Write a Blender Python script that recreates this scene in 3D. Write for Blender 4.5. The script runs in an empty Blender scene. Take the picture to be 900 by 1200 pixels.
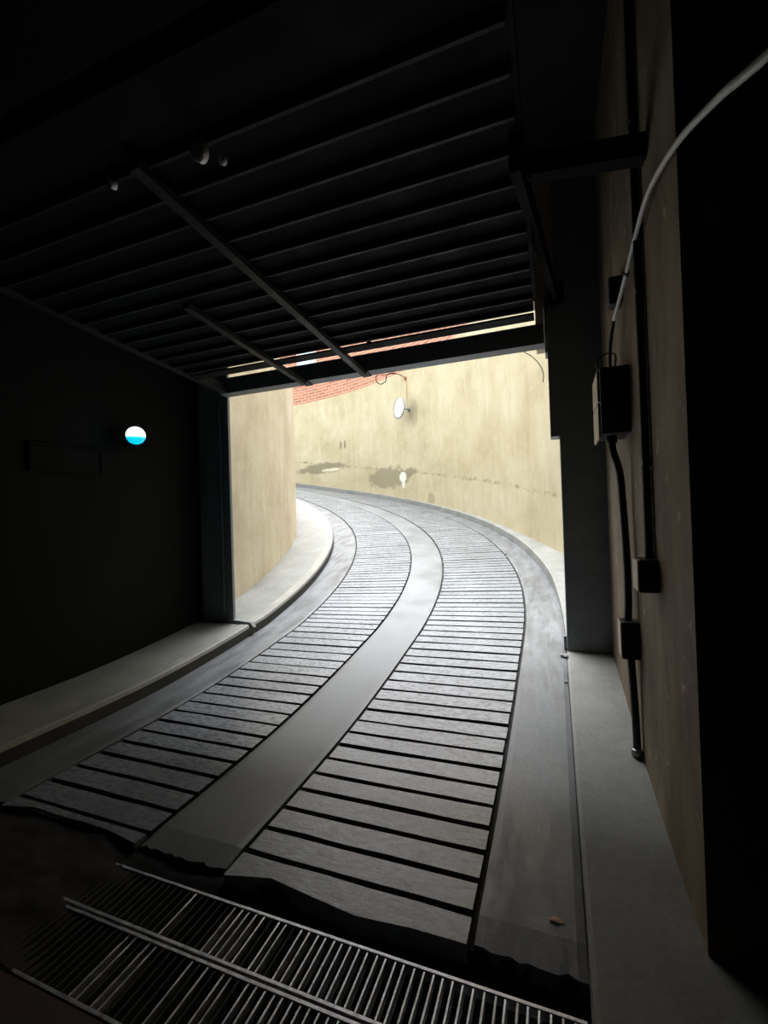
import bpy, bmesh, math, random
from mathutils import Vector, Matrix
random.seed(7)
scene = bpy.context.scene
col = scene.collection
R = math.radians

# ------------------------------------------------------------------ camera
F_PX, YAW, PITCH, ROLL, CAM_H = 526.0, R(20.84), R(0.68), R(-1.83), 1.5
fw = Vector((-math.sin(YAW)*math.cos(PITCH), math.cos(YAW)*math.cos(PITCH), math.sin(PITCH)))
rt0 = Vector((math.cos(YAW), math.sin(YAW), 0)); up0 = rt0.cross(fw)
rt = math.cos(ROLL)*rt0 + math.sin(ROLL)*up0
up = -math.sin(ROLL)*rt0 + math.cos(ROLL)*up0
cd = bpy.data.cameras.new('camera'); cam = bpy.data.objects.new('camera', cd); col.objects.link(cam)
cd.sensor_fit = 'VERTICAL'; cd.sensor_height = 24.0; cd.lens = F_PX/1200*24.0
cd.clip_start = 0.02; cd.clip_end = 200
M = Matrix((rt, up, -fw)).transposed().to_4x4(); M.translation = Vector((0, 0, CAM_H))
cam.matrix_world = M
scene.camera = cam

# ------------------------------------------------------------------ light: an overcast sky
w = bpy.data.worlds.new('overcast_sky'); scene.world = w; w.use_nodes = True
bg = w.node_tree.nodes['Background']
bg.inputs['Color'].default_value = (0.88, 0.95, 1.0, 1); bg.inputs['Strength'].default_value = 0.95
sd = bpy.data.lights.new('hazy_sun', 'SUN'); sd.energy = 4.2; sd.angle = R(46); sd.color = (0.98, 0.99, 1.0)
so = bpy.data.objects.new('hazy_sun', sd); col.objects.link(so); so.location = (-6, 8, 14)
so.rotation_euler = Vector((0.18, -0.23, -1.0)).to_track_quat('-Z', 'Y').to_euler()

vs = scene.view_settings
vs.view_transform = 'Standard'; vs.look = 'None'; vs.gamma = 1.0; vs.use_curve_mapping = False
vs.exposure = 1.42

# ------------------------------------------------------------------ materials
MT = {}
class NT:
    def __init__(s, name):
        m = bpy.data.materials.new(name); m.use_nodes = True; s.m = m; s.t = m.node_tree
        s.b = s.t.nodes['Principled BSDF']; MT[name] = m
    def n(s, typ, **kw):
        nd = s.t.nodes.new(typ)
        for k, v in kw.items(): setattr(nd, k, v)
        return nd
    def l(s, a, b): s.t.links.new(a, b)
    def coord(s, kind='Object', scale=(1, 1, 1)):
        tc = s.n('ShaderNodeTexCoord'); mp = s.n('ShaderNodeMapping')
        mp.inputs['Scale'].default_value = scale
        s.l(tc.outputs[kind], mp.inputs['Vector']); return mp.outputs[0]
    def noise(s, vec, scale, detail=6, rough=0.6):
        nz = s.n('ShaderNodeTexNoise'); nz.inputs['Scale'].default_value = scale
        nz.inputs['Detail'].default_value = detail; nz.inputs['Roughness'].default_value = rough
        s.l(vec, nz.inputs['Vector']); return nz.outputs['Fac']
    def ramp(s, fac, stops):
        r = s.n('ShaderNodeValToRGB'); e = r.color_ramp.elements
        while len(e) < len(stops): e.new(0.5)
        for i, (p, c) in enumerate(stops):
            e[i].position = p; e[i].color = tuple(c) + (1,) if len(c) == 3 else c
        s.l(fac, r.inputs[0]); return r.outputs[0]
    def mrange(s, v, a, b, c=0., d=1.):
        r = s.n('ShaderNodeMapRange'); r.interpolation_type = 'SMOOTHSTEP'
        for i, x in zip((1, 2, 3, 4), (a, b, c, d)): r.inputs[i].default_value = x
        s.l(v, r.inputs[0]); return r.outputs[0]
    def math(s, op, a, b=None):
        r = s.n('ShaderNodeMath', operation=op)
        for i, x in enumerate((a, b)):
            if x is None: continue
            if isinstance(x, (int, float)): r.inputs[i].default_value = x
            else: s.l(x, r.inputs[i])
        return r.outputs[0]
    def mix(s, fac, a, b, mode='MIX'):
        r = s.n('ShaderNodeMix', data_type='RGBA', blend_type=mode)
        if isinstance(fac, (int, float)): r.inputs[0].default_value = fac
        else: s.l(fac, r.inputs[0])
        for i, x in ((6, a), (7, b)):
            if isinstance(x, (tuple, list)): r.inputs[i].default_value = tuple(x) + (1,)
            else: s.l(x, r.inputs[i])
        return r.outputs[2]
    def bump(s, h, strength, dist=0.01):
        b = s.n('ShaderNodeBump'); b.inputs['Strength'].default_value = strength
        b.inputs['Distance'].default_value = dist; s.l(h, b.inputs['Height'])
        s.l(b.outputs[0], s.b.inputs['Normal'])
    def color(s, c):
        if isinstance(c, (tuple, list)): s.b.inputs['Base Color'].default_value = tuple(c) + (1,)
        else: s.l(c, s.b.inputs['Base Color'])
    def rough(s, r):
        if isinstance(r, (int, float)): s.b.inputs['Roughness'].default_value = r
        else: s.l(r, s.b.inputs['Roughness'])

def mottled(name, dark, light, scale=3.0, rough=(0.55, 0.8), bump=0.3, stretch=(1, 1, 1), metal=0.0, fine=40.0, coord='Object'):
    t = NT(name); v = t.coord(coord, stretch)
    a = t.noise(v, scale, 8, 0.65); f = t.noise(v, fine, 4, 0.6)
    mx = t.math('ADD', t.math('MULTIPLY', a, 0.7), t.math('MULTIPLY', f, 0.3))
    t.color(t.ramp(mx, [(0.34, dark), (0.66, light)]))
    t.rough(t.mrange(a, 0.3, 0.7, rough[0], rough[1]))
    t.b.inputs['Metallic'].default_value = metal
    t.bump(mx, bump); return t.m

# concretes underfoot
t = NT('margin_concrete'); v = t.coord(); a = t.noise(v, 2.4, 9, 0.7); f = t.noise(v, 38.0, 6, 0.7); p = t.noise(t.coord('Object', (3.2, 0.8, 1)), 2.6, 7, 0.68)
mx = t.math('ADD', t.math('ADD', t.math('MULTIPLY', a, 0.4), t.math('MULTIPLY', f, 0.25)), t.math('MULTIPLY', p, 0.35))
t.color(t.ramp(mx, [(0.36, (0.085, 0.090, 0.097)), (0.5, (0.14, 0.147, 0.157)), (0.64, (0.205, 0.213, 0.226))]))
t.rough(t.mrange(p, 0.3, 0.7, 0.28, 0.6)); t.bump(mx, 0.6, 0.01)
mottled('median_concrete', (0.122, 0.129, 0.136), (0.182, 0.191, 0.20), 1.6, (0.36, 0.58), 0.2)
mottled('sidewalk_concrete', (0.16, 0.162, 0.152), (0.30, 0.302, 0.285), 2.4, (0.6, 0.85), 0.3)
mottled('curb_concrete', (0.20, 0.20, 0.185), (0.34, 0.335, 0.31), 3.0, (0.55, 0.8), 0.3)
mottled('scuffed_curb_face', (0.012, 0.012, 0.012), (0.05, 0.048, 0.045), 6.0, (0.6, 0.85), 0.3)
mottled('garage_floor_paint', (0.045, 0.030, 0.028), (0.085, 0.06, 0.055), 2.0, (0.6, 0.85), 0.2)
mottled('groove_dirt', (0.006, 0.006, 0.006), (0.03, 0.028, 0.026), 9.0, (0.8, 0.95), 0.5)
mottled('drain_dirt', (0.005, 0.005, 0.005), (0.022, 0.02, 0.018), 12.0, (0.8, 0.95), 0.6)
t = NT('tread_concrete'); v = t.coord('Object', (4, 11, 11)); g = t.noise(v, 4.0, 9, 0.75)
v2 = t.coord('Object', (1, 1, 1)); big = t.noise(v2, 1.7, 6, 0.6)
mx = t.math('ADD', t.math('MULTIPLY', g, 0.35), t.math('MULTIPLY', big, 0.65))
t.color(t.ramp(mx, [(0.30, (0.135, 0.148, 0.168)), (0.5, (0.195, 0.212, 0.238)), (0.70, (0.28, 0.302, 0.335))]))
t.rough(t.mrange(g, 0.3, 0.7, 0.17, 0.42)); t.bump(g, 0.4, 0.005); t.b.inputs['IOR'].default_value = 1.78

# walls of the garage
t = NT('stained_beige_wall'); v = t.coord('Object', (1, 1, 0.45))
a = t.noise(v, 2.3, 8, 0.65); b = t.noise(t.coord('Object', (1, 1, 1)), 7.0, 8, 0.7)
c = t.ramp(a, [(0.32, (0.085, 0.058, 0.034)), (0.5, (0.185, 0.138, 0.086)), (0.68, (0.28, 0.228, 0.158))])
c = t.mix(t.mrange(b, 0.60, 0.68), c, (0.40, 0.35, 0.28))
t.color(c); t.rough(0.85); t.bump(b, 0.35, 0.01)
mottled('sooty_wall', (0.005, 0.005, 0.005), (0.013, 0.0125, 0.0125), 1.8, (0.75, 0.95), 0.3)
mottled('brown_plaster', (0.46, 0.37, 0.30), (0.62, 0.52, 0.43), 2.4, (0.75, 0.95), 0.3)
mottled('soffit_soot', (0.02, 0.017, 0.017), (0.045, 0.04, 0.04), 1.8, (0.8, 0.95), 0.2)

# steel
mottled('black_steel', (0.16, 0.178, 0.19), (0.24, 0.26, 0.275), 5.0, (0.38, 0.6), 0.12)
mottled('arm_black', (0.003, 0.003, 0.003), (0.008, 0.008, 0.008), 5.0, (0.85, 0.95), 0.1)
mottled('silted_steel', (0.012, 0.011, 0.010), (0.05, 0.048, 0.046), 18.0, (0.6, 0.85), 0.35)
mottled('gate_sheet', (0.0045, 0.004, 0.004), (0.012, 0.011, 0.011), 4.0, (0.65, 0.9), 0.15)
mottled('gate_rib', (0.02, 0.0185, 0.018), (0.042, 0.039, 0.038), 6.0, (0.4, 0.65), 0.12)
mottled('rail_steel', (0.13, 0.142, 0.148), (0.19, 0.205, 0.21), 5.0, (0.4, 0.6), 0.12)
mottled('grate_steel', (0.42, 0.42, 0.44), (0.85, 0.85, 0.87), 26.0, (0.28, 0.5), 0.35, metal=0.75)
mottled('pipe_steel', (0.25, 0.25, 0.25), (0.4, 0.4, 0.4), 9.0, (0.3, 0.5), 0.1, metal=0.8)
mottled('black_box', (0.010, 0.011, 0.012), (0.022, 0.023, 0.024), 8.0, (0.5, 0.7), 0.15)
mottled('lit_side_tan', (0.52, 0.43, 0.30), (0.64, 0.55, 0.41), 8.0, (0.5, 0.7), 0.1)  # pale colour standing in for light on the box sides
mottled('cable_black', (0.006, 0.006, 0.007), (0.016, 0.016, 0.017), 20.0, (0.45, 0.6), 0.1)
mottled('conduit_white', (0.55, 0.54, 0.51), (0.75, 0.74, 0.70), 12.0, (0.4, 0.55), 0.1)
mottled('pale_fitting', (0.55, 0.52, 0.5), (0.72, 0.7, 0.68), 12.0, (0.4, 0.55), 0.1)
mottled('rust', (0.20, 0.09, 0.04), (0.34, 0.17, 0.08), 12.0, (0.7, 0.9), 0.3)
mottled('dry_leaf', (0.60, 0.33, 0.22), (0.80, 0.58, 0.45), 60.0, (0.7, 0.9), 0.2)
mottled('pebble', (0.25, 0.24, 0.23), (0.5, 0.5, 0.48), 40.0, (0.7, 0.9), 0.3)
mottled('white_frame', (0.72, 0.72, 0.72), (0.82, 0.82, 0.82), 9.0, (0.4, 0.6), 0.05)
t = NT('mirror_glass'); t.color((0.92, 0.93, 0.93)); t.b.inputs['Metallic'].default_value = 1.0
t.rough(t.mrange(t.noise(t.coord(), 9.0), 0.3, 0.7, 0.05, 0.12))
t = NT('window_glass'); t.color((0.55, 0.62, 0.68)); t.rough(t.mrange(t.noise(t.coord(), 3.0), 0.3, 0.7, 0.04, 0.1))
t.b.inputs['IOR'].default_value = 1.9
# the lit signal: bulb behind the upper half of the lens
t = NT('signal_lens'); g = t.n('ShaderNodeTexCoord'); sp = t.n('ShaderNodeSeparateXYZ'); t.l(g.outputs['Object'], sp.inputs[0])
up_half = t.mrange(sp.outputs['Z'], -0.03, 0.005)
t.color((0.02, 0.25, 0.30)); t.l(t.mix(up_half, (0.0, 0.48, 0.68), (0.75, 1.0, 1.0)), t.b.inputs['Emission Color'])
t.l(t.math('ADD', t.math('MULTIPLY', up_half, 0.5), 0.5), t.b.inputs['Emission Strength']); t.rough(0.2)

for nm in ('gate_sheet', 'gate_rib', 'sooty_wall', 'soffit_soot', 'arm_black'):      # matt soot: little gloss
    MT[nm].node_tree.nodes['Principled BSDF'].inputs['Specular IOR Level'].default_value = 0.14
# rendered walls of the ramp: UV = (metres along the ramp, height)
def render_wall(name, stains_and_shadow, tint=(1, 1, 1)):
    t = NT(name)
    uv = t.coord('UV', (1, 1, 1)); st = t.coord('UV', (2.6, 0.42, 1))
    a = t.noise(uv, 0.9, 7, 0.65); b = t.noise(uv, 5.0, 7, 0.68); s_ = t.noise(st, 1.6, 6, 0.62)
    c = t.ramp(a, [(0.30, (0.49, 0.41, 0.245)), (0.52, (0.60, 0.515, 0.33)), (0.72, (0.67, 0.60, 0.42))])
    c = t.mix(t.mrange(s_, 0.50, 0.75, 0, 0.42), c, (0.43, 0.36, 0.205))
    c = t.mix(t.mrange(s_, 0.46, 0.28, 0, 0.4), c, (0.74, 0.68, 0.48))
    c = t.mix(t.mrange(b, 0.58, 0.70, 0, 0.6), c, (0.74, 0.67, 0.47))
    c = t.mix(t.mrange(b, 0.40, 0.28, 0, 0.5), c, (0.42, 0.355, 0.21))
    if stains_and_shadow:
        sep = t.n('ShaderNodeSeparateXYZ'); t.l(uv, sep.inputs[0]); U, V = sep.outputs[0], sep.outputs[1]
        nz = t.noise(uv, 3.2, 7, 0.7)
        def blob(u0, v0, ru, rv, lo=0.75, hi=1.15, amp=1.7):
            du = t.math('DIVIDE', t.math('SUBTRACT', U, u0), ru); dv = t.math('DIVIDE', t.math('SUBTRACT', V, v0), rv)
            d = t.math('SQRT', t.math('ADD', t.math('MULTIPLY', du, du), t.math('MULTIPLY', dv, dv)))
            d = t.math('ADD', d, t.math('MULTIPLY', t.math('SUBTRACT', nz, 0.5), amp))
            return t.mrange(d, lo, hi, 1, 0)
        stain_shadow_col = (0.255, 0.225, 0.135)
        for (u0, v0, ru, rv, k) in ((19.7, 3.46, 1.3, 0.20, 0.85), (16.1, 2.80, 1.15, 0.36, 0.75), (14.95, 2.88, 0.35, 0.14, 0.8), (13.8, 1.98, 0.22, 0.2, 0.45), (14.6, 4.62, 0.22, 0.45, 0.35)):  # wall stains; the last ellipse paints the mirror's cast shadow
            c = t.mix(t.math('MULTIPLY', blob(u0, v0, ru, rv), k), c, stain_shadow_col)
        c = t.mix(blob(19.2, 3.36, 0.5, 0.06), c, (0.76, 0.70, 0.52))
        c = t.mix(blob(15.33, 2.79, 0.22, 0.19, 0.75, 1.0, 1.9), c, (0.86, 0.83, 0.74))
        c = t.mix(blob(15.30, 2.56, 0.09, 0.2, 0.7, 1.0, 1.6), c, (0.84, 0.80, 0.70))
        for u0 in (18.44, 18.66):
            c = t.mix(blob(u0, 4.22, 0.06, 0.17, 0.85, 1.0, 0.7), c, (0.30, 0.25, 0.16))
        # rust run under the mirror arm
        c = t.mix(t.math('MULTIPLY', blob(14.95, 5.45, 0.05, 0.55, 0.6, 1.1, 0.8), 0.75), c, (0.50, 0.28, 0.12))
        # cold joint climbing with the ramp
        ln = t.math('SUBTRACT', t.math('SUBTRACT', V, t.math('MULTIPLY', U, 0.153)), 0.605)
        ln = t.math('ABSOLUTE', t.math('ADD', ln, t.math('MULTIPLY', t.math('SUBTRACT', nz, 0.5), 0.18)))
        c = t.mix(t.math('MULTIPLY', t.mrange(ln, 0.012, 0.05, 1, 0), t.mrange(b, 0.45, 0.6)), c, (0.33, 0.275, 0.165))
    t.color(t.mix(1.0, c, tint, 'MULTIPLY')); t.rough(0.9); t.bump(b, 0.25, 0.012)
render_wall('cream_render', True, (0.87, 0.87, 0.87))
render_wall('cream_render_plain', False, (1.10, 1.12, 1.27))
t = NT('red_brick'); uv = t.coord('UV', (1, 1, 1)); br = t.n('ShaderNodeTexBrick')
t.l(uv, br.inputs['Vector']); br.inputs['Scale'].default_value = 1.0
br.inputs['Brick Width'].default_value = 0.36; br.inputs['Row Height'].default_value = 0.11; br.inputs['Mortar Size'].default_value = 0.012
br.inputs['Color1'].default_value = (0.50, 0.20, 0.115, 1); br.inputs['Color2'].default_value = (0.40, 0.15, 0.085, 1); br.inputs['Mortar'].default_value = (0.50, 0.40, 0.31, 1)
t.color(br.outputs['Color']); t.rough(0.85); t.bump(br.outputs['Fac'], -0.5, 0.01)

# ------------------------------------------------------------------ builders
def tag(o, label=None, cat=None, group=None, kind=None):
    if label: o['label'] = label
    if cat: o['category'] = cat
    if group: o['group'] = group
    if kind: o['kind'] = kind
    return o
def thing(name, loc, label, cat, group=None, kind=None):
    o = bpy.data.objects.new(name, None); col.objects.link(o); o.location = loc
    o.empty_display_size = 0.1
    return tag(o, label, cat, group, kind)
def mesh(name, verts, faces, mat, parent=None, smooth=False, uvs=None, origin=None):
    """world-space vertices; origin goes to the parent's root, or to the base of the thing"""
    if origin is None:
        if parent is not None:
            origin = Vector((0, 0, 0)); p = parent
            while p is not None: origin += Vector(p.location); p = p.parent
        else: origin = Vector((0, 0, 0))
    origin = Vector(origin)
    me = bpy.data.meshes.new(name)
    me.from_pydata([tuple(Vector(v) - origin) for v in verts], [], faces)
    if uvs:
        ul = me.uv_layers.new(name='uv')
        for lp in me.loops: ul.data[lp.index].uv = uvs[lp.vertex_index]
    me.materials.append(MT[mat])
    bm = bmesh.new(); bm.from_mesh(me); bmesh.ops.recalc_face_normals(bm, faces=bm.faces); bm.to_mesh(me); bm.free()
    if smooth:
        for p in me.polygons: p.use_smooth = True
    o = bpy.data.objects.new(name, me); col.objects.link(o)
    if parent is not None:
        o.parent = parent
        po = Vector((0, 0, 0)); p = parent
        while p is not None: po += Vector(p.location); p = p.parent
        o.location = origin - po
    else: o.location = origin
    return o
def boxdata(x0, x1, y0, y1, z0, z1):
    v = [(x, y, z) for z in (z0, z1) for y in (y0, y1) for x in (x0, x1)]
    f = [(0, 2, 3, 1), (4, 5, 7, 6), (0, 1, 5, 4), (2, 6, 7, 3), (0, 4, 6, 2), (1, 3, 7, 5)]
    return v, f
def box(name, b, mat, parent=None, bevel=0.0, rot=None, origin=None, seg=2):
    """bevelled box from bounds; rot = Matrix applied about the centre"""
    v, f = boxdata(*b)
    c = Vector(((b[0]+b[1])/2, (b[2]+b[3])/2, (b[4]+b[5])/2))
    if rot is not None: v = [c + rot @ (Vector(p) - c) for p in v]
    if bevel:
        bm = bmesh.new(); vs_ = [bm.verts.new(p) for p in v]
        for q in f: bm.faces.new([vs_[i] for i in q])
        bmesh.ops.bevel(bm, geom=list(bm.edges), offset=bevel, segments=seg, affect='EDGES', profile=0.5)
        bm.verts.index_update(); v = [tuple(p.co) for p in bm.verts]; f = [[q.index for q in fc.verts] for fc in bm.faces]; bm.free()
    return mesh(name, v, f, mat, parent, origin=origin)
def tube(name, pts, rad, mat, parent=None, n=8, origin=None, caps=True):
    """smooth tube through points (Catmull-Rom)"""
    P = [Vector(p) for p in pts]; path = []
    if len(P) > 2:
        Q = [2*P[0]-P[1]] + P + [2*P[-1]-P[-2]]
        for i in range(1, len(Q)-2):
            for k in range(6):
                u = k/6; a, b, c, d = Q[i-1:i+3]
                path.append(0.5*((2*b)+(c-a)*u+(2*a-5*b+4*c-d)*u*u+(3*b-a-3*c+d)*u**3))
        path.append(P[-1])
    else: path = P
    V, Fc = [], []; ref = None
    for i, p in enumerate(path):
        d = (path[min(i+1, len(path)-1)] - path[max(i-1, 0)]).normalized()
        if ref is None: ref = d.orthogonal().normalized()
        ref = (ref - d*ref.dot(d)).normalized(); s2 = d.cross(ref)
        for k in range(n):
            a = 2*math.pi*k/n; V.append(p + rad*(math.cos(a)*ref + math.sin(a)*s2))
    for i in range(len(path)-1):
        for k in range(n): Fc.append((i*n+k, i*n+(k+1) % n, (i+1)*n+(k+1) % n, (i+1)*n+k))
    if caps: Fc.append(tuple(range(n-1, -1, -1))); Fc.append(tuple((len(path)-1)*n+k for k in range(n)))
    return mesh(name, V, Fc, mat, parent, smooth=True, origin=origin)
def lathe(name, prof, centre, axis, mat, parent=None, n=32, smooth=True, origin=None):
    """profile (radius, along-axis)"""
    ax = Vector(axis).normalized(); e1 = ax.orthogonal().normalized(); e2 = ax.cross(e1); c = Vector(centre)
    V, Fc = [], []
    for (r_, h) in prof:
        for k in range(n):
            a = 2*math.pi*k/n; V.append(c + ax*h + r_*(math.cos(a)*e1 + math.sin(a)*e2))
    for i in range(len(prof)-1):
        for k in range(n): Fc.append((i*n+k, i*n+(k+1) % n, (i+1)*n+(k+1) % n, (i+1)*n+k))
    Fc.append(tuple(range(n-1, -1, -1))); Fc.append(tuple((len(prof)-1)*n+k for k in range(n)))
    return mesh(name, V, Fc, mat, parent, smooth=smooth, origin=origin)

# ------------------------------------------------------------------ the ramp: straight, then a left-hand arc that climbs
Y0, XC, S0, GR, KK, SKEW = 4.521, -10.879, 2.818, 0.1547, 0.7736, -0.1203
RREF = 0.5 - XC
def zroad(x, s):
    q = s - S0 - SKEW*(x+1.5)
    return GR*0.5*(q + math.sqrt(q*q + KK*KK))
def at(x, s, z):
    if s <= Y0: return Vector((x, s, z))
    th = (s-Y0)/RREF; r_ = x-XC
    return Vector((XC + r_*math.cos(th), Y0 + r_*math.sin(th), z))
def PT(x, s, dz=0.0): return at(x, s, zroad(x, s)+dz)
KL, L1, L2, R1, R2, KR = -3.298, -2.855, -1.871, -1.368, -0.324, 0.050
SA, SB = 1.56, 24.0
XIN = -4.03                                     # inner wall face
def xout(s):                                    # outer wall face
    tb = [(1.0, 0.60), (5.0, 0.57), (6.4, 0.50), (7.3, 0.44), (8.1, 0.33), (8.9, 0.245), (10.5, 0.17), (12, 0.15), (30, 0.15)]
    for (a, b), (c, d) in zip(tb, tb[1:]):
        if s <= c:
            u = max(0, (s-a)/(c-a)); return b + (d-b)*u
    return 0.15
def srange(a, b, step): 
    n = max(1, int(round((b-a)/step))); return [a + (b-a)*i/n for i in range(n+1)]
def sweep(name, prof, ss, mat, parent=None, close=True, ragged=0.0, smooth=False):
    """prof(s) -> list of world points; swept along s"""
    V, Fc = [], []; n = None
    for i, s in enumerate(ss):
        row = prof(s); n = len(row); V += row
    if ragged:
        for k in range(n): V[k] = V[k] + Vector((0, random.uniform(-ragged, ragged), 0))
    for i in range(len(ss)-1):
        for k in range(n if close else n-1):
            Fc.append((i*n+k, i*n+(k+1) % n, (i+1)*n+(k+1) % n, (i+1)*n+k))
    if close: Fc.append(tuple(range(n-1, -1, -1))); Fc.append(tuple((len(ss)-1)*n+k for k in range(n)))
    return mesh(name, V, Fc, mat, parent, smooth=smooth)
SS = srange(SA, Y0, 0.12) + srange(Y0, SB, 0.16)[1:]

road = sweep('ramp_road', lambda s: [PT(KL-0.05, s, -0.30), PT(KL-0.05, s, -0.028), PT(KR+0.02, s, -0.028), PT(KR+0.02, s, -0.30)], SS, 'groove_dirt')
tag(road, 'grey concrete ramp with two ribbed wheel tracks curving up to the left', 'ramp', kind='structure')
def strip(name, xa, xb, mat, label):
    nx = max(2, int((xb-xa)/0.03)); xs = [xa + (xb-xa)*i/nx for i in range(nx+1)]
    def pr(s):
        return [PT(xa, s, -0.04)] + [PT(x, s, -0.004 if x in (xs[0], xs[-1]) else 0.0) for x in xs] + [PT(xb, s, -0.04)]
    V, Fc = [], []; rows = [pr(s) for s in SS]; n = len(rows[0])
    jit = [random.uniform(-0.010, 0.012) for _ in range(n)]
    for k in range(n):                          # broken lower edge above the drain
        rows[0][k] = rows[0][k] + Vector((0, jit[k], -0.012 if 0 < k < n-1 else -0.06))
    for r_ in rows: V += r_
    for i in range(len(SS)-1):
        for k in range(n-1): Fc.append((i*n+k, i*n+k+1, (i+1)*n+k+1, (i+1)*n+k))
    base = len(V)
    for k in range(n): V.append(rows[0][k] + Vector((0, random.uniform(-0.01, 0.02), -0.10)))
    for k in range(n-1): Fc.append((base+k, base+k+1, k+1, k))
    return tag(mesh(name, V, Fc, mat, road), label)
G = 0.011
strip('median_strip', L2+G, R1-G, 'median_concrete', 'smooth pale strip between the wheel tracks')
strip('margin_strip', KL, L1-G, 'margin_concrete', 'smooth strip beside the inner curb')
strip('margin_strip', R2+G, KR, 'margin_concrete', 'smooth worn strip beside the outer curb')

# ribbed tracks: every slab between two grooves is a piece of its own
def treads(xa, xb, s_first, pitch=0.155, s_end=20.2):
    s = s_first - pitch; k = 0; NS = 5; prev = None
    def edge():
        return [random.uniform(-0.0035, 0.0035) for _ in range(NS+1)]
    while s < s_end:
        g = 0.0125 + random.uniform(-0.002, 0.002)
        a, b = max(s + g, SA-0.01), s + pitch - g
        ea, eb = edge(), edge()
        if k == 0: ea = [random.uniform(-0.03, 0.03) for _ in range(NS+1)]
        dz = random.uniform(-0.0025, 0.0015); V, Fc = [], []
        for i in range(NS+1):
            x = xa + (xb-xa)*i/NS
            if i == 0: x += random.uniform(0, 0.006)
            if i == NS: x -= random.uniform(0, 0.006)
            low = -0.11 if k == 0 else -0.03
            V += [PT(x, a+ea[i], low), PT(x, a+ea[i], dz-0.003), PT(x, a+ea[i]+0.002, dz), PT(x, b+eb[i]-0.003, dz), PT(x, b+eb[i], dz-0.004), PT(x, b+eb[i], -0.03)]
        for i in range(NS):
            for j in range(5): Fc.append((i*6+j, i*6+j+1, (i+1)*6+j+1, (i+1)*6+j))
        Fc.append(tuple(range(5, -1, -1))); Fc.append(tuple(NS*6+j for j in range(6)))
        sl = mesh('tread_slab', V, Fc, 'tread_concrete', road); sl.data.materials.append(MT['groove_dirt'])
        for i in range(len(Fc)):
            if k > 0 and (i >= NS*5 or i % 5 != 2): sl.data.polygons[i].material_index = 1
        s += pitch; k += 1
treads(L1+G, L2-G, 1.622); treads(R1+G, R2-G, 1.672)
# past the last slab that can be told apart the tracks run on as one surface
for xa, xb in ((L1+G, L2-G), (R1+G, R2-G)):
    sweep('far_track', lambda s, xa=xa, xb=xb: [PT(xa, s, -0.04), PT(xa, s, 0), PT(xb, s, 0), PT(xb, s, -0.04)], srange(20.36, SB, 0.2), 'tread_concrete', road)

# ------------------------------------------------------------------ pavements and curbs
CH = 0.115
SW = srange(-0.2, Y0, 0.2) + srange(Y0, SB, 0.2)[1:]
def zs(x, s): return zroad(x, max(s, 0.0))
o = sweep('sidewalk_left', lambda s: [at(XIN-0.02, s, zs(XIN, s)-0.35), at(XIN-0.02, s, zs(KL, s)+CH+0.012), at(KL-0.13, s, zs(KL, s)+CH), at(KL-0.13, s, zs(KL, s)-0.35)], SW, 'sidewalk_concrete')
tag(o, 'raised concrete sidewalk along the dark left wall and round the inner curve', 'sidewalk', kind='structure')
cu = sweep('curb', lambda s: [at(KL-0.128, s, zs(KL, s)-0.3), at(KL-0.128, s, zs(KL, s)+CH+0.002), at(KL-0.03, s, zs(KL, s)+CH+0.006), at(KL-0.008, s, zs(KL, s)+CH-0.004), at(KL, s, zs(KL, s)+CH-0.03), at(KL+0.004, s, zs(KL, s)-0.05), at(KL+0.004, s, zs(KL, s)-0.3)], SW, 'curb_concrete', o)
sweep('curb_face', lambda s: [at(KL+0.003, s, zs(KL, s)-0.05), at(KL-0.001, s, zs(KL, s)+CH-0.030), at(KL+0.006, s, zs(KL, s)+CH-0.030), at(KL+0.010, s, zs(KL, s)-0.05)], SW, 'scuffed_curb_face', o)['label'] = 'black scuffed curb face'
def chr_(s):                                    # the outer pavement is flush in the garage and grows a curb outside
    u = min(1, max(0, (s-4.6)/1.9)); return 0.004 + 0.115*u*u*(3-2*u)
SWR = srange(0.9, Y0, 0.15) + srange(Y0, SB, 0.18)[1:]
o = sweep('sidewalk_right', lambda s: [PT(max(xout(s), 0.45)+0.06, s, -0.3), PT(max(xout(s), 0.45)+0.06, s, chr_(s)+0.004), PT(KR+0.09, s, chr_(s)), PT(KR+0.09, s, -0.3)], SWR, 'sidewalk_concrete')
tag(o, 'narrow concrete sidewalk between the ribbed ramp and the right-hand walls', 'sidewalk', kind='structure')
sweep('curb', lambda s: [PT(KR+0.095, s, -0.28), PT(KR+0.095, s, chr_(s)), PT(KR+0.025, s, chr_(s)+0.0005), PT(KR+0.008, s, chr_(s)-0.006), PT(KR+0.002, s, -0.02+0.3*chr_(s)-0.0), PT(KR+0.002, s, -0.28)], SWR, 'sidewalk_concrete', o)

# ------------------------------------------------------------------ walls of the ramp outside
def curved_wall(name, xf, thick, z0f, z1f, ss, mat, flip=1):
    V, Fc, U = [], [], []; NZ = 10
    for s in ss:
        x = xf(s); za, zb = z0f(s), z1f(s)
        for k in range(NZ+1):
            z = za + (zb-za)*k/NZ; V.append(at(x, s, z)); U.append((s, z))
        V.append(at(x+thick, s, zb)); U.append((s, zb+0.3)); V.append(at(x+thick, s, za)); U.append((s, za))
    n = NZ+3
    for i in range(len(ss)-1):
        for k in range(n): Fc.append((i*n+k, i*n+(k+1) % n, (i+1)*n+(k+1) % n, (i+1)*n+k))
    Fc.append(tuple(range(n-1, -1, -1))); Fc.append(tuple((len(ss)-1)*n+k for k in range(n)))
    return mesh(name, V, Fc, mat, uvs=U)
SO = srange(4.5, Y0+0.02, 0.1) + srange(Y0+0.1, SB, 0.2)
ZTOP = 6.08
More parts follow.
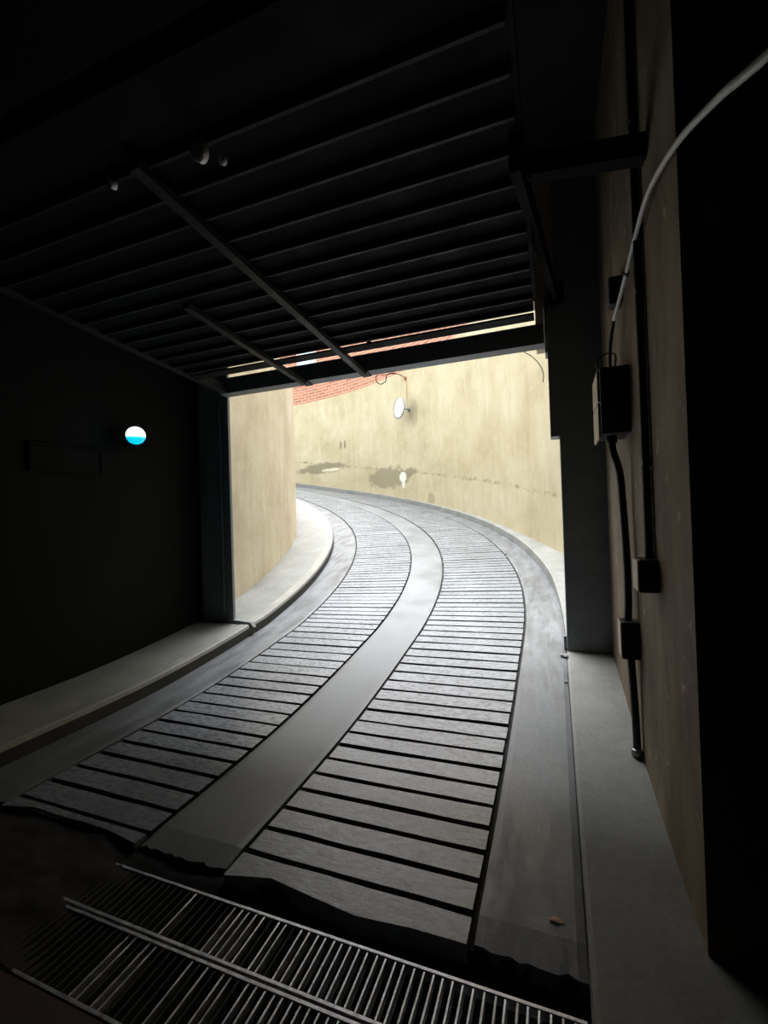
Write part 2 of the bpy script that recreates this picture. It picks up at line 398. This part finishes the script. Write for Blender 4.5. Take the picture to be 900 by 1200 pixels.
o = curved_wall('wall_outer', xout, 0.35, lambda s: zroad(0, s)-0.2, lambda s: ZTOP, SO, 'cream_render')
tag(o, 'tall stained cream wall curving along the outside of the sunlit ramp', 'wall', kind='structure')
SI = srange(4.5, Y0+0.02, 0.1) + srange(Y0+0.1, SB, 0.2)
o = curved_wall('wall_inner', lambda s: XIN, -0.35, lambda s: zroad(XIN, s)-0.2, lambda s: 4.3, SI, 'cream_render_plain')
tag(o, 'rounded cream wall on the inside of the curve beside the left post', 'wall', kind='structure')
SBK = srange(10.4, SB, 0.2)
bw = curved_wall('wall_brick', lambda s: xout(s)+0.05, 0.3, lambda s: ZTOP, lambda s: 9.2, SBK, 'red_brick')
tag(bw, 'red brick wall rising above the cream wall, seen under and through the gate', 'brick wall', kind='structure')
# window in the brick wall
def on_wall(s, z, d): return at(xout(s)+0.05-d, s, z)
def wall_piece(name, s0, s1, z0, z1, d0, d1, mat, parent):
    V = [on_wall(s, z, d) for z in (z0, z1) for d in (d0, d1) for s in (s0, s1)]
    return mesh(name, V, [(0, 2, 3, 1), (4, 5, 7, 6), (0, 1, 5, 4), (2, 6, 7, 3), (0, 4, 6, 2), (1, 3, 7, 5)], mat, parent)
wb = on_wall(20.35, 7.25, 0.0)
wn = thing('window_1', wb, 'small white window with panes in the brick wall, seen through the gate slats', 'window', kind='structure')
wall_piece('window_sill', 19.78, 20.92, 7.22, 7.27, -0.01, 0.09, 'white_frame', wn)
for a, b in ((19.85, 19.91), (20.79, 20.85)): wall_piece('frame_side', a, b, 7.27, 8.25, -0.01, 0.05, 'white_frame', wn)
for a, b in ((7.27, 7.33), (8.19, 8.25)): wall_piece('frame_rail', 19.91, 20.79, a, b, -0.01, 0.05, 'white_frame', wn)
for k in range(3):
    sx = 19.91 + 0.293*(k+1)
    if k < 2: wall_piece('mullion', sx-0.018, sx+0.018, 7.33, 8.19, -0.01, 0.045, 'white_frame', wn)
    for a, b in ((7.33, 7.60), (7.62, 7.89), (7.91, 8.19)): wall_piece('pane', sx-0.275, sx-0.018, a, b, -0.01, 0.015, 'window_glass', wn)
for z in (7.61, 7.90): wall_piece('glazing_bar', 19.91, 20.79, z-0.012, z+0.012, -0.01, 0.035, 'white_frame', wn)

# ------------------------------------------------------------------ the garage shell
YF = 4.30; CEIL = 4.7; YB = -7.0; XW = 0.42; YC = 1.75
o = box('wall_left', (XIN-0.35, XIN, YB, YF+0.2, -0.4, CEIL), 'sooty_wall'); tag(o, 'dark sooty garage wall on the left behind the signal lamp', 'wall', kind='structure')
o = box('wall_right', (XW, XW+0.35, YC, YF+0.2, -0.4, CEIL), 'stained_beige_wall'); tag(o, 'stained beige plaster wall on the right carrying boxes and conduits', 'wall', kind='structure')
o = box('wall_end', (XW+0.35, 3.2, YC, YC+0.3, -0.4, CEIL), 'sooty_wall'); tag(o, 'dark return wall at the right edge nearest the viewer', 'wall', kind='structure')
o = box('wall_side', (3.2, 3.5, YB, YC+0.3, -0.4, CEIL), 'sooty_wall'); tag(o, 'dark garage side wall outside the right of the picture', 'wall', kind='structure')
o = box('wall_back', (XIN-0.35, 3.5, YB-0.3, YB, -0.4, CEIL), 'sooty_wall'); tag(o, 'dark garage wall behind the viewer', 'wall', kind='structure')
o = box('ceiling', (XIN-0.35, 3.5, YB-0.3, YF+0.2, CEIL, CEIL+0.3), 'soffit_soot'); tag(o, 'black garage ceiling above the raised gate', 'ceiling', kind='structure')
ZL = 3.42
wf = box('wall_front', (XIN, XW, YF, YF+0.2, ZL, CEIL+0.5), 'brown_plaster'); tag(wf, 'brown plaster lintel wall above the garage opening', 'wall', kind='structure')
box('jamb', (XIN, -3.76, YF, YF+0.2, 0.0, ZL), 'sooty_wall', wf)
box('jamb', (-0.108, -0.036, YF, YF+0.2, 3.0, ZL-0.001), 'brown_plaster', wf)
box('jamb', (0.435, 1.0, YF+0.2, YF+0.45, 0.0, CEIL+0.5), 'brown_plaster', wf)
box('parapet', (XIN-0.35, XIN, YF, YF+0.2, CEIL+0.3, CEIL+0.5), 'brown_plaster', wf)
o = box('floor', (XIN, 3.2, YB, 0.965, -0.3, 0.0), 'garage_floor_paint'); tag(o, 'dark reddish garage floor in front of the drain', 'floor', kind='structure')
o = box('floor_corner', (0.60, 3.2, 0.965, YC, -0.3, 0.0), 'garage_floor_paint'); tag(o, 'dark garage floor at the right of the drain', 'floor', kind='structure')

# the drain trench under the grates
V = [(KL, 0.965, -0.01), (KL, 0.965, -0.32), (KL, 1.50, -0.32), (KL, 1.50, -0.055), (KL, 1.60, -0.05)]
V2 = [(KR+0.03, y, z) for _, y, z in V]
o = mesh('drain_trench', V+V2, [(i, i+1, i+6, i+5) for i in range(4)], 'drain_dirt'); tag(o, 'black dirt-filled drain trench across the foot of the ramp', 'trench', kind='structure')

# ------------------------------------------------------------------ drain grates: two rows of steel bars
def grate(ya, yb, label, xa=KL+0.03, xb=KR-0.01, zt=-0.022):
    g = thing('drain_grate', ((xa+xb)/2, (ya+yb)/2, zt-0.035), label, 'grate', 'steel grates across the foot of the ramp')
    for y0, y1 in ((ya, ya+0.014), (yb-0.014, yb)): box('frame_bar', (xa, xb, y0, y1, zt-0.035, zt), 'grate_steel', g, 0.002, seg=1)
    for x0 in (xa, xb-0.012): box('frame_bar', (x0, x0+0.012, ya+0.014, yb-0.014, zt-0.035, zt), 'grate_steel', g, 0.002, seg=1)
    n = int((xb-xa-0.03)/0.0335); me = me2 = None
    for k in range(n):
        x = xb - 0.034 - k*0.0335
        if me is None:
            b0 = box('bar', (x-0.0042, x+0.0042, ya+0.014, yb-0.014, zt-0.032, zt-0.002), 'grate_steel', g, 0.0015, seg=1, origin=(x, (ya+yb)/2, zt-0.03)); me = b0.data
        else:
            silted = x < -0.85 - 0.9*random.random()
            if silted and me2 is None: me2 = me.copy(); me2.materials[0] = MT['silted_steel']
            c = bpy.data.objects.new('bar', me2 if silted else me); col.objects.link(c); c.parent = g
            c.location = Vector((x, (ya+yb)/2, zt-0.03+random.uniform(-0.0015, 0.0012))) - Vector(g.location)
            c.rotation_euler = (0, random.uniform(-0.10, 0.10), random.uniform(-0.006, 0.006))
    return g
grate(1.248, 1.468, 'long steel drain grate nearer the ramp edge, bars glinting')
grate(0.985, 1.240, 'long steel drain grate nearer the viewer, cut by the picture bottom')

NX, NY = 60, 22; V, Fc = [], []
for i in range(NX+1):
    x = KL + (2.0)*i/NX
    for j in range(NY+1):
        y = 0.99 + 0.56*j/NY
        edge_x = -1.60 + 0.05*math.sin(9*y) + 0.05*math.sin(31*y+2)
        u = min(1, max(0, (edge_x-x)/0.45)); h = u*u*(3-2*u)
        far = min(1, max(0, (y-1.44)/0.06))
        h = max(h, 0.75*far*min(1, max(0, (-1.15-x)/0.2)))
        z = -0.052 + h*(0.042 + random.uniform(-0.006, 0.006)) + 0.006*math.sin(17*x)*math.sin(13*y)*h
        V.append((x + random.uniform(-0.008, 0.008), y, z))
for i in range(NX):
    for j in range(NY): Fc.append((i*(NY+1)+j, i*(NY+1)+j+1, (i+1)*(NY+1)+j+1, (i+1)*(NY+1)+j))
o = mesh('dirt_heap', V, Fc, 'drain_dirt', smooth=True); tag(o, 'black dirt silted over the left end of the drain grates', 'dirt', kind='stuff')

# ------------------------------------------------------------------ gate frame in the opening
gf = thing('gate_frame', (-1.7, YF-0.01, zroad(-1.7, YF)), 'black steel frame standing around the bright garage opening', 'gate frame')
zr = zroad(0.2, YF)
box('post', (0.062, 0.432, 4.27, 4.49, zr-0.02, CEIL-0.01), 'black_steel', gf, 0.006)
box('guide_housing', (-0.014, 0.062, 4.275, 4.47, 2.17, 3.41), 'black_steel', gf, 0.005)
box('corner_plate', (-0.034, -0.0145, 4.275, 4.46, 2.93, 3.41), 'black_steel', gf, 0.003)
box('pivot_plate', (0.02, 0.14, 4.246, 4.269, 3.34, 3.54), 'arm_black', gf, 0.004)
zl = zroad(-3.5, YF)+CH
box('post', (-3.598, -3.535, 4.255, 4.295, zl-0.02, 3.41), 'black_steel', gf, 0.005)
box('jamb_cover', (-3.99, -3.605, 4.27, 4.298, zl-0.02, 3.40), 'black_steel', gf, 0.003)
tube('guide_pipe', [(-3.665, 4.257, zl), (-3.665, 4.257, 2.5), (-3.665, 4.257, 3.0)], 0.012, 'rail_steel', gf)
box('cover_strip', (-3.96, -3.86, 4.262, 4.27, 1.6, 2.35), 'rail_steel', gf, 0.002)
V = [(-3.60, 4.247, zl-0.03), (-3.25, 4.247, zl-0.03), (-3.25, 4.30, zl-0.03), (-3.60, 4.33, zl-0.03), (-3.60, 4.247, zl+0.045), (-3.30, 4.25, zl+0.022), (-3.30, 4.295, zl+0.022), (-3.60, 4.33, zl+0.045)]
mesh('foot_plate', V, [(3, 2, 1, 0), (4, 5, 6, 7), (0, 1, 5, 4), (1, 2, 6, 5), (2, 3, 7, 6), (3, 0, 4, 7)], 'black_steel', gf)

# ------------------------------------------------------------------ raised tilting gate overhead
SLP = 0.076
def zg(y): return 2.95 + SLP*(4.28-y)            # underside plane of the gate leaf
XL, XR = -3.475, -0.072
gt = thing('tilting_gate', (-1.78, 2.85, zg(2.85)), 'raised ribbed steel gate hanging overhead, dark with two long braces', 'gate')
def gbox(name, x0, x1, y0, y1, h0, h1, mat, bev=0.003, parent=None):
    V = [(x, y, zg(y)+h) for h in (h0, h1) for y in (y0, y1) for x in (x0, x1)]
    f = [(0, 2, 3, 1), (4, 5, 7, 6), (0, 1, 5, 4), (2, 6, 7, 3), (0, 4, 6, 2), (1, 3, 7, 5)]
    if bev:
        bm = bmesh.new(); q = [bm.verts.new(p) for p in V]
        for fc in f: bm.faces.new([q[i] for i in fc])
        bmesh.ops.bevel(bm, geom=list(bm.edges), offset=bev, segments=1, affect='EDGES'); bm.verts.index_update()
        V = [tuple(p.co) for p in bm.verts]; f = [[p.index for p in fc.verts] for fc in bm.faces]; bm.free()
    return mesh(name, V, f, mat, parent or gt)
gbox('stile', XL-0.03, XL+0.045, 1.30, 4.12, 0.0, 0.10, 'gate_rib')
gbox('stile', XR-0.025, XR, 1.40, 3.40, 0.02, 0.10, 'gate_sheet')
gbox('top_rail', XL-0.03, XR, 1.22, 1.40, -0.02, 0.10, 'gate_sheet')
gbox('bottom_rail', XL-0.056, XR+0.036, 4.12, 4.242, 0.0, 0.175, 'rail_steel')
br1 = gbox('brace', -1.765, -1.705, 1.50, 4.12, -0.045, 0.0, 'gate_rib')
br2 = gbox('brace', -2.45, -2.395, 2.50, 4.12, -0.045, 0.0, 'gate_rib')
gbox('brace_foot', -1.79, -1.70, 4.12, 4.238, -0.012, 0.0, 'gate_rib', parent=br1)
gbox('brace_foot', -2.47, -2.38, 4.12, 4.238, -0.012, 0.0, 'gate_rib', parent=br2)
# ribbed slats: flat sheet with a folded lip
ribs = [1.578 + 0.1795*k for k in range(11)]     # up to 3.37
def slat(y0, y1, lip=True, mat='gate_sheet'):
    x0, x1 = XL+0.046, XR-0.026
    pr = [(y0, 0.030), (y1-0.034, 0.030), (y1-0.030, 0.002), (y1-0.006, 0.002), (y1-0.004, 0.028), (y1, 0.030), (y1, 0.034), (y1-0.008, 0.034), (y1-0.010, 0.006), (y1-0.026, 0.006), (y1-0.030, 0.035), (y0, 0.035)]
    if not lip: pr = [(y0, -0.004), (y1, -0.004), (y1, 0.010), (y0, 0.010)]
    V = [(x, y, zg(y)+h) for x in (x0, x1) for y, h in pr]; n = len(pr)
    f = [(k, (k+1) % n, n+(k+1) % n, n+k) for k in range(n)] + [tuple(range(n-1, -1, -1)), tuple(range(n, 2*n))]
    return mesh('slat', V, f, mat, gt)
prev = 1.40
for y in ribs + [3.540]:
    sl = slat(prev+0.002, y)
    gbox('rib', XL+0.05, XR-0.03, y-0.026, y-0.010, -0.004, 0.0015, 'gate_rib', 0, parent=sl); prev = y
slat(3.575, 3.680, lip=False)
gbox('strut', -1.50, -1.468, 3.64, 3.68, -0.002, 0.33, 'gate_sheet')
tube('tie_rod', [(-1.93, 4.12, zg(4.12)+0.10), (-1.78, 3.66, zg(3.66)+0.03)], 0.010, 'gate_sheet', gt)
# lever arm from the gate edge to the post
def beam(name, p, q, w_, h_, mat, parent):
    p, q = Vector(p), Vector(q); d = (q-p).normalized(); s_ = d.cross(Vector((0, 0, 1))).normalized(); u_ = s_.cross(d)
    V = [a + s_*(sx*w_/2) + u_*(sz*h_/2) for a in (p, q) for sx, sz in ((-1, -1), (1, -1), (1, 1), (-1, 1))]
    return mesh(name, V, [(3, 2, 1, 0), (4, 5, 6, 7), (0, 1, 5, 4), (1, 2, 6, 5), (2, 3, 7, 6), (3, 0, 4, 7)], mat, parent)
beam('lever_arm', (-0.117, 2.05, 3.085), (0.060, 4.232, 3.447), 0.045, 0.15, 'arm_black', gt)
lathe('pivot', [(0.05, -0.03), (0.06, -0.02), (0.06, 0.02), (0.05, 0.03)], (-0.075, 2.22, 3.13), (1, 0, 0), 'gate_sheet', gt, 20)
sb = beam('support_beam', (-0.042, 2.22, 3.115), (XW, 2.22, 3.06), 0.07, 0.10, 'arm_black', None)
tag(sb, 'dark steel beam from the right wall to the gate pivot', 'beam')

# pale fittings at the inner edge of the gate
def fitting(p, r_, label):
    t_ = thing('pulley_fitting', p, label, 'fitting', 'pale fittings at the inner gate edge')
    p = Vector(p)
    lathe('wheel', [(r_*0.5, -0.018), (r_, -0.014), (r_*0.86, 0.0), (r_, 0.014), (r_*0.5, 0.018)], p, (0.2, 0.9, 0.35), 'pale_fitting', t_, 20)
    box('hanger', (p.x-0.012, p.x+0.012, p.y-0.01, p.y+0.01, p.z, p.z+0.09), 'gate_sheet', t_, 0.002)
    if r_ > 0.03: lathe('nut', [(0.014, -0.012), (0.02, -0.008), (0.02, 0.008), (0.014, 0.012)], p+Vector((0.075, 0.055, -0.02)), (0.3, 0.9, 0.3), 'pale_fitting', t_, 12)
fitting((-1.355, 1.50, 3.075), 0.042, 'larger pale round fitting under the inner edge of the raised gate')
fitting((-1.86, 1.49, 3.078), 0.022, 'smaller pale fitting left of the larger one under the gate edge')

# wires hanging from the bottom rail
cx, cy, cz = -1.60, 4.24, 2.925
o = tube('wire_loop', [(cx-0.03, cy, cz+0.020), (cx-0.055, cy, cz), (cx-0.045, cy, cz-0.05), (cx, cy, cz-0.075), (cx+0.05, cy, cz-0.05), (cx+0.06, cy, cz), (cx+0.10, cy, cz+0.018), (cx+0.16, cy, cz+0.012)], 0.0045, 'cable_black', origin=(cx, cy, cz+0.03))
tag(o, 'thin wire loop hanging from the gate bottom rail near the mirror', 'wire')
o = tube('hanging_twig', [(-0.215, 4.22, 2.949), (-0.15, 4.23, 2.90), (-0.09, 4.24, 2.83), (-0.055, 4.25, 2.74), (-0.06, 4.25, 2.66)], 0.0035, 'rust', origin=(-0.215, 4.22, 2.955))
tag(o, 'thin stray wire drooping at the right end of the gate rail', 'wire')

# ------------------------------------------------------------------ convex mirror on the outer wall
MS, MZ = 14.86, 4.80
def mw(d, s=MS, z=MZ): return at(xout(s)-d, s, z)
mc = mw(0.38); ax = (mw(1.0)-mw(0.0)).normalized()
mr = thing('convex_mirror', mw(0.0), 'round convex traffic mirror on a bracket high on the cream wall', 'mirror')
Rm = 0.30
lathe('mirror_face', [(0.001, 0.060)] + [(Rm*math.sin(a), 0.060*math.cos(a)) for a in [i*math.pi/2/8 for i in range(1, 8)]] + [(Rm, 0.0)], mc, ax, 'mirror_glass', mr, 40)
lathe('rim', [(Rm-0.004, 0.012), (Rm+0.012, 0.014), (Rm+0.020, 0.0), (Rm+0.012, -0.014), (Rm-0.03, -0.02), (0.1, -0.05), (0.04, -0.06)], mc, ax, 'black_steel', mr, 40)
tube('stem', [mc - ax*0.06, mw(0.02)], 0.018, 'black_steel', mr)
lathe('wall_plate', [(0.07, 0.0), (0.07, 0.02), (0.06, 0.025)], mw(0.0), ax, 'black_steel', mr, 16)
ar = thing('wall_arm', mw(0, 15.0, 5.86), 'bent rusty steel arm on the cream wall above the mirror', 'bracket')
tube('arm', [mw(0.0, 15.0, 5.80), mw(0.18, 15.1, 5.93), mw(0.40, 15.35, 5.98), mw(0.55, 15.6, 5.97)], 0.016, 'rust', ar)
lathe('plate', [(0.06, 0.0), (0.06, 0.02), (0.05, 0.025)], mw(0.0, 15.0, 5.80), ax, 'rust', ar, 12)

# ------------------------------------------------------------------ signal lamp on the left wall
lp = Vector((-3.80, 3.235, 2.375)); la = (Vector((0, 0, 1.6)) - lp); la.z = 0; la.normalize(); ls = la.cross(Vector((0, 0, 1)))
sg = thing('signal_lamp', (XIN, lp.y+0.05, lp.z-0.17), 'glowing cyan signal lamp on the dark left wall', 'signal lamp')
rotm = Matrix((ls, la, Vector((0, 0, 1)))).transposed()
def lamp_box(name, b, mat, bev):
    v, f = boxdata(*b); bm = bmesh.new(); q = [bm.verts.new(lp + rotm @ Vector(p)) for p in v]
    for fc in f: bm.faces.new([q[i] for i in fc])
    bmesh.ops.bevel(bm, geom=list(bm.edges), offset=bev, segments=2, affect='EDGES'); bm.verts.index_update()
    V = [tuple(p.co) for p in bm.verts]; F_ = [[p.index for p in fc.verts] for fc in bm.faces]; bm.free()
    return mesh(name, V, F_, mat, sg)
lamp_box('housing', (-0.10, 0.10, -0.16, -0.035, -0.10, 0.10), 'black_box', 0.02)
lathe('lens', [(0.086, -0.03), (0.086, 0.012), (0.080, 0.026), (0.062, 0.040), (0.036, 0.050), (0.010, 0.053)], lp, la, 'signal_lens', sg, 32, origin=lp)
lathe('lens_ring', [(0.087, -0.034), (0.096, -0.034), (0.096, 0.006), (0.087, 0.006), (0.087, -0.034)], lp, la, 'black_box', sg, 32)
tube('wall_bracket', [lp - la*0.15 + Vector((0, 0, -0.05)), Vector((XIN+0.002, lp.y+0.13, lp.z-0.05))], 0.02, 'black_box', sg)
ld = bpy.data.lights.new('signal_glow', 'POINT'); ld.energy = 0.12; ld.color = (0.05, 0.6, 0.85); ld.shadow_soft_size = 0.05
lo = bpy.data.objects.new('signal_glow', ld); col.objects.link(lo); lo.parent = sg; lo.location = lp + la*0.09 - Vector(sg.location)

# dim panel on the left wall
pn = thing('wall_panel', (XIN, 2.72, 1.98), 'dark framed panel on the left wall below the signal lamp', 'panel')
box('board', (XIN+0.001, XIN+0.02, 2.42, 3.02, 2.0, 2.2), 'sooty_wall', pn, 0.003)
for b in ((2.40, 3.04, 1.98, 2.0), (2.40, 3.04, 2.2, 2.22)): box('frame_rail', (XIN+0.001, XIN+0.032, b[0], b[1], b[2], b[3]), 'gate_sheet', pn, 0.003)
for b in ((2.40, 2.42), (3.02, 3.04)): box('frame_side', (XIN+0.001, XIN+0.032, b[0], b[1], 2.0, 2.2), 'gate_sheet', pn, 0.003)

# ------------------------------------------------------------------ boxes and conduits on the right wall
cb = thing('control_box', (0.34, 2.98, 1.935), 'black control box on the beige wall, side cover coloured tan as if lit', 'control box')
box('body', (0.268, XW-0.001, 2.87, 3.16, 1.94, 2.325), 'black_box', cb, 0.006)
box('side_cover', (0.255, 0.267, 2.90, 3.22, 2.135, 2.318), 'lit_side_tan', cb, 0.003)  # pale tone paints the side lit from the opening
box('side_cover', (0.255, 0.267, 2.90, 3.22, 1.925, 2.125), 'lit_side_tan', cb, 0.003)
def jbox(name, b, label):
    t_ = thing(name, ((b[0]+b[1])/2, (b[2]+b[3])/2, b[4]), label, 'junction box')
    box('body', b, 'black_box', t_, 0.004)
    box('lid', (b[0]-0.008, b[0]-0.0005, b[2]+0.004, b[3]-0.004, b[4]+0.004, b[5]-0.004), 'lit_side_tan', t_, 0.002)  # pale lid colours the box side as lit from the opening
    return t_
jbox('junction_box', (0.345, XW-0.001, 2.285, 2.43, 1.125, 1.272), 'small black junction box at the foot of the thin vertical conduit')
jbox('junction_box', (0.332, XW-0.001, 2.85, 2.98, 0.655, 0.862), 'small black junction box low on the wall on the thick cable')
sbx = thing('switch_box', (0.39, 3.06, 2.73), 'small dark box on the wall behind the pale conduit above the control box', 'switch box')
box('body', (0.355, XW-0.001, 3.0, 3.10, 2.735, 2.90), 'black_box', sbx, 0.004)
box('lid', (0.348, 0.3545, 3.005, 3.095, 2.74, 2.895), 'black_box', sbx, 0.002)
o = thing('thick_cable', (0.39, 3.0, 0.1), 'thick black cable running down the wall from the control box', 'cable')
tube('upper_run', [(0.33, 2.98, 1.936), (0.335, 2.98, 1.85), (0.365, 2.97, 1.72), (0.375, 2.96, 1.5), (0.38, 2.93, 1.2), (0.378, 2.92, 0.98), (0.372, 2.92, 0.864)], 0.021, 'cable_black', o, 10)
tube('lower_run', [(0.378, 2.91, 0.653), (0.385, 2.91, 0.5), (0.39, 2.90, 0.3), (0.392, 2.90, zroad(0.4, 2.9)+0.012)], 0.021, 'cable_black', o, 10)
lathe('gland', [(0.026, -0.02), (0.03, -0.015), (0.03, 0.015), (0.026, 0.02)], (0.33, 2.98, 1.917), (0, 0, 1), 'black_box', o, 12)
lathe('gland', [(0.026, -0.02), (0.032, -0.015), (0.032, 0.015), (0.026, 0.02)], (0.392, 2.90, zroad(0.4, 2.9)+0.03), (0, 0, 1), 'pipe_steel', o, 12)
o = thing('thin_conduit', (0.405, 2.37, 1.27), 'thin dark conduit rising up the beige wall from its junction box', 'conduit')
tube('pipe', [(0.40, 2.37, 1.268), (0.40, 2.37, 2.4), (0.40, 2.38, 3.6), (0.40, 2.38, CEIL-0.01)], 0.019, 'cable_black', o, 10)
for z in (1.7, 2.5, 3.3): box('clip', (0.382, XW-0.001, 2.345, 2.40, z, z+0.025), 'cable_black', o, 0.002)
o = thing('pale_conduit', (0.40, 3.08, 2.55), 'pale flexible conduit sweeping down from the upper right corner', 'conduit')
tube('hose', [(1.2, 0.2, 2.55), (0.72, 0.62, 2.36), (0.42, 1.02, 2.345), (0.395, 1.28, 2.47), (0.392, 1.66, 2.645), (0.392, 2.06, 2.765), (0.39, 2.38, 2.755), (0.385, 2.60, 2.715), (0.375, 3.05, 2.655)], 0.0105, 'conduit_white', o, 10)
tube('hook_end', [(1.2, 0.2, 2.55), (1.7, 0.0, 3.2), (1.9, -0.1, CEIL-0.01)], 0.013, 'conduit_white', o, 8)
lathe('collar', [(0.012, -0.012), (0.015, -0.008), (0.015, 0.008), (0.012, 0.012)], (0.3855, 2.60, 2.715), (-0.02, 0.97, -0.15), 'cable_black', o, 12)
tube('tail', [(0.375, 3.05, 2.655), (0.36, 3.10, 2.55), (0.35, 3.10, 2.42), (0.35, 3.05, 2.337)], 0.010, 'cable_black', o, 8)
o = tube('looped_wire', [(0.30, 3.05, 2.334), (0.285, 3.15, 2.40), (0.30, 3.25, 2.49), (0.36, 3.28, 2.53), (0.395, 3.2, 2.48), (0.37, 3.12, 2.36), (0.36, 3.08, 2.334)], 0.006, 'cable_black', origin=(0.33, 3.05, 2.322))
tag(o, 'thin black wire looping out of the top of the control box', 'wire')
o = tube('stray_wire', [(0.395, 3.55, 0.78), (0.375, 3.3, 0.75), (0.39, 3.08, 0.70), (0.378, 2.985, 0.69)], 0.004, 'rust', origin=(0.395, 3.55, 0.70))
tag(o, 'thin brown wire sticking out beside the low junction box', 'wire')

# ------------------------------------------------------------------ litter
def pebble(x, s, r_, label, mat='pebble', dz=0.0, sq=(1, 0.8, 0.6)):
    c = PT(x, s, dz); bm = bmesh.new(); bmesh.ops.create_icosphere(bm, subdivisions=2, radius=r_)
    for v_ in bm.verts:
        k = 1 + random.uniform(-0.22, 0.22); v_.co = Vector((v_.co.x*sq[0]*k, v_.co.y*sq[1]*k, v_.co.z*sq[2]*k)) + c + Vector((0, 0, r_*sq[2]*0.8))
    V = [tuple(v_.co) for v_ in bm.verts]; f = [[q.index for q in fc.verts] for fc in bm.faces]; bm.free()
    return tag(mesh('pebble', V, f, mat, origin=c), label, 'pebble', 'loose stones at the road edge')
pebble(0.035, 4.16, 0.022, 'pale stone lying against the foot of the right post', sq=(1.6, 1, 0.7))
pebble(0.035, 3.72, 0.013, 'small white stone at the road edge before the right post')
pebble(-0.300, 7.98, 0.020, 'small white stone on the right track outside the opening')
o = box('post_bracket', (0.035, 0.060, 4.30, 4.36, zr, zr+0.12), 'black_steel', None, 0.004, origin=(0.048, 4.33, zr)); tag(o, 'small black bracket at the foot of the right post', 'bracket')
bm = bmesh.new(); lc = PT(-0.043, 1.735, 0.0)
LV = []; LF = []
for i in range(5):
    for j in range(3):
        u = i/4; wv = (j-1)*0.013*math.sin(math.pi*(0.12+0.8*u))
        LV.append(lc + Vector((0.05*(u-0.5) + 0.3*wv, wv*0.9, 0.003 + 0.002*abs(j-1) + 0.004*math.sin(5*u)))); 
for i in range(4):
    for j in range(2): LF.append((i*3+j, i*3+j+1, (i+1)*3+j+1, (i+1)*3+j))
bm.free()
lf = mesh('dry_leaf', LV, LF, 'dry_leaf', origin=lc, smooth=True)
md = lf.modifiers.new('thick', 'SOLIDIFY'); md.thickness = 0.0012
tag(lf, 'small curled dry leaf on the right margin of the ramp', 'leaf')
